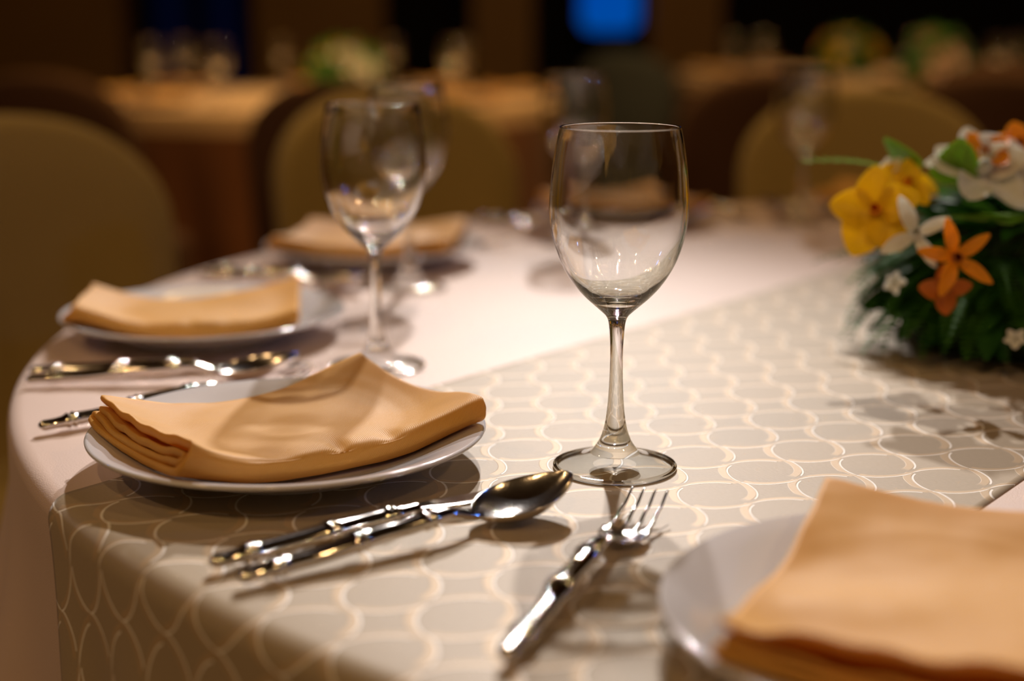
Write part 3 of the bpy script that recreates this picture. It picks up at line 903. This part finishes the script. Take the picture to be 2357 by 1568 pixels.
# lime leaf sprigs
for (p, n_, L_) in (((0.300, 1.12, 0.150), (-0.9, -0.1, 0.25), 0.075), ((0.335, 1.08, 0.140), (-0.1, -0.5, 0.8), 0.05), ((0.33, 1.06, 0.120), (0.3, -0.8, 0.2), 0.035), ((0.372, 1.06, 0.122), (-0.3, -0.8, 0.1), 0.04), ((0.31, 1.10, 0.150), (-0.5, -0.2, 0.7), 0.035)):
    d = Vector(n_).normalized(); y = Vector((0, 0, 1)).cross(d).normalized(); up = d.cross(y)
    M = Matrix((d, y, up)).transposed().to_4x4(); M.translation = AL(*p)
    v, f = xf(frond_vf(L_, 7, 0.024, 0.4, 0.012), M)
    mesh('lime_sprig', v, f, M_lime, arr)
YL = 'yellow orchid bloom'; OLb = 'orange orchid bloom'; WL = 'white bloom'
orchid(arr, AL(0.272, 1.055, 0.124), (-0.35, -0.8, 0.35), 0.034, M_yellow, M_orange, 0.45, 1, label=YL, wide=0.95)
orchid(arr, AL(0.300, 1.085, 0.140), (0.1, -0.7, 0.6), 0.026, M_yellow, M_orange, 1.2, 2, label=YL, wide=0.8)
orchid(arr, AL(0.352, 1.075, 0.150), (0.1, -0.7, 0.6), 0.042, M_white, M_white, 0.4, 3, label=WL, wide=0.7)
orchid(arr, AL(0.380, 1.09, 0.152), (0.3, -0.7, 0.6), 0.036, M_white, M_lip, 1.1, 4, label=WL, wide=0.7)
orchid(arr, AL(0.293, 1.025, 0.112), (-0.2, -0.9, 0.3), 0.030, M_white, M_white, 2.0, 5, 4, label=WL, wide=0.35)
orchid(arr, AL(0.3165, 1.005, 0.098), (-0.1, -0.95, 0.2), 0.030, M_orange, M_lip, 0.55, 6, label=OLb, wide=0.36)
orchid(arr, AL(0.312, 1.01, 0.076), (-0.1, -0.9, -0.2), 0.019, M_lip, M_lip, 0.2, 7, 4, label='russet bloom', wide=0.8)
orchid(arr, AL(0.360, 1.085, 0.163), (-0.2, -0.5, 0.8), 0.026, M_orange, M_lip, 0.9, 8, 4, label=OLb, wide=0.75)
orchid(arr, AL(0.397, 1.12, 0.166), (-0.1, -0.6, 0.8), 0.026, M_orange, M_lip, 0.2, 9, 4, label=OLb, wide=0.75)
orchid(arr, AL(0.410, 1.07, 0.128), (0.1, -0.9, 0.3), 0.026, M_orange, M_lip, 0.2, 10, label=OLb, wide=0.5)
orchid(arr, AL(0.345, 1.10, 0.155), (-0.3, -0.5, 0.8), 0.028, M_white, M_white, 0.2, 11, label=WL, wide=0.6)
orchid(arr, AL(0.47, 1.17, 0.160), (0.2, 0.2, 0.9), 0.036, M_white, M_orange, 0.2, 12, label=WL, wide=0.6)
orchid(arr, AL(0.50, 1.10, 0.130), (0.6, -0.5, 0.5), 0.036, M_yellow, M_orange, 0.2, 13, label=YL, wide=0.7)
for k, (x, y, z) in enumerate([(0.289, 1.06, 0.07), (0.37, 1.02, 0.035), (0.29, 1.09, 0.155)]):
    orchid(arr, AL(x, y, z), (-0.3, -0.9, 0.3), 0.009, M_white, M_white, k, 20 + k, 5, label='tiny white filler bloom', wide=0.7)

# ------------------------------------------------------------------ far tables
def bouquet(name, c, label, mats, r=0.15, seed=1, h=0.18):
    rn = random.Random(seed); t = thing(name, label, 'flower arrangement', (c[0], c[1], TZ + 0.0005))
    v, f = lathe([(0.001, 0.0), (r * 0.6, 0.0), (r * 0.75, h * 0.3), (r * 0.6, h * 0.6), (0.001, h * 0.75)], 24)
    mesh('foliage', v, f, M_leaf, t)
    for k in range(16):
        az = rn.uniform(0, 2 * pi); el = rn.uniform(0.05, 1.3)
        p = (r * 0.72 * cos(az) * cos(el), r * 0.72 * sin(az) * cos(el), h * 0.3 + h * 0.55 * sin(el))
        m = rn.choice(mats)
        b = orchid(t, p, (cos(az) * cos(el), sin(az) * cos(el), sin(el)), rn.uniform(0.035, 0.055), m, M_orange, 0, seed * 50 + k, 5, wide=0.8)
    parts = []
    for k in range(60):
        az = rn.uniform(0, 2 * pi); el = rn.uniform(-0.1, 1.2)
        p = Vector((r * 0.6 * cos(az) * cos(el), r * 0.6 * sin(az) * cos(el), h * 0.3 + h * 0.5 * sin(el)))
        parts.append(xf(petal_vf(0.07, 0.025, 0.3, -0.4, 6, 3), frame(p, (cos(az) * cos(el), sin(az) * cos(el), sin(el)), rn.uniform(0, 6)) @ Matrix.Rotation(-1.0, 4, 'Y')))
    v, f = join(parts); mesh('leaves', v, f, M_lime if seed == 1 else M_fern, t)
    return t
def far_table(c, r, tname, nset, phase, seed, cov):
    table_under('round_table', 'round banquet table under the cloth ' + tname, c, r)
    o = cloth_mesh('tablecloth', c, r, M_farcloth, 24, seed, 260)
    o.data.materials.append(M_clothshade)
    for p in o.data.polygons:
        if p.center.z < TZ - 0.06: p.material_index = 1  # hanging sides get the painted shade
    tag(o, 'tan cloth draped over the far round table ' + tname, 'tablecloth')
    for k in range(nset):
        a = phase + 2 * pi * k / nset
        x, y = c[0] + (r - 0.15) * cos(a), c[1] + (r - 0.15) * sin(a)
        put(plate0, (x, y, TZ + 0.0004), a, 'blurred dinner plate on the far table ' + tname, 'plates on the far table ' + tname)
        n_ = NP['back_left'].copy(); COL.objects.link(n_); n_.location = (x, y, TZ + 0.0004); n_.rotation_euler = (0, 0, a + pi)
        n_['label'] = 'blurred folded orange napkin on the far table ' + tname; n_['group'] = 'napkins on the far table ' + tname
        b = a + 0.2
        put(glass0, (c[0] + (r - 0.30) * cos(b), c[1] + (r - 0.30) * sin(b), TZ + 0.0004), 0, 'blurred wine glass on the far table ' + tname, 'glasses on the far table ' + tname)
far_table((-0.72, 5.25), 0.87, 'at left', 8, 0.15, 5, None)
bouquet('flower_arrangement', (-0.60, 5.2), 'blurred yellow and white flower arrangement on the far table at left', [M_yellow, M_white, M_yellow, M_white], 0.17, 2, 0.20)
far_table((1.75, 7.7), 0.87, 'at right', 8, 0.4, 8, None)
bouquet('flower_arrangement', (1.74, 7.5), 'blurred yellow and orange flower arrangement on the far table at right', [M_yellow, M_orange, M_yellow, M_lime], 0.22, 3, 0.24)
far_table((2.2, 6.0), 0.75, 'at right edge', 5, 0.0, 11, None)
bouquet('flower_arrangement', (1.76, 6.0), 'blurred pink and white flower arrangement at the top right corner', [M_pink, M_white, M_pink, M_white], 0.17, 5, 0.25)

# ------------------------------------------------------------------ things on the far wall
scr = thing('stage_screen', 'glowing blue screen at the top centre of the background', 'screen', (wx(1402), WY + 0.25, 0))
w_ = 135 / 3274 * WY / 2
N_ = 20; pts = []
def rrect(hw, z0, z1, rad, y0, y1):
    P = []
    for cx, cz, a0 in ((hw - rad, z1 - rad, 0), (-hw + rad, z1 - rad, 90), (-hw + rad, z0 + rad, 180), (hw - rad, z0 + rad, 270)):
        for k in range(7): a = R(a0 + 15 * k); P.append((cx + rad * cos(a), cz + rad * sin(a)))
    n = len(P); V = [(x, y0, z) for x, z in P] + [(x, y1, z) for x, z in P]
    F = [tuple(range(n)), tuple(reversed(range(n, 2 * n)))] + [(k, k + n, (k + 1) % n + n, (k + 1) % n) for k in range(n)]
    return V, F
v, f = rrect(w_, 0.95, 2.3, 0.10, -0.02, 0.0); mesh('screen_panel', v, f, M_screen, scr, False)
v, f = rrect(w_ + 0.03, 0.92, 2.33, 0.11, 0.001, 0.05); mesh('screen_frame', v, f, M_dark, scr, False)
v, f = tube([(0, 0.03, 0.93), (0, 0.03, 0.0)], [0.03, 0.03], 12); mesh('stand', v, f, M_metalleg, scr)
for k, px in enumerate((375, 500)):
    o = mesh('hanging_drape', *rrect(0.14, 0.35, 2.9, 0.02, WY + 0.5, WY + 0.56), M_drapeglow, None, False)
    o.location = (wx(px), 0, 0)
    tag(o, ('left' if k == 0 else 'right') + ' one of two dim blue lit drapes in the dark opening at top left', 'drape', 'blue lit drapes')
    v2, f2 = box(-0.14, 0.14, WY + 0.48, WY + 0.58, 2.9, 2.96)

# caustic receivers
for o in bpy.data.objects:
    if o.type == 'MESH' and o.name.split('.')[0] in ('tablecloth', 'table_runner', 'napkin', 'dinner_plate'):
        o.cycles.is_caustics_receiver = True
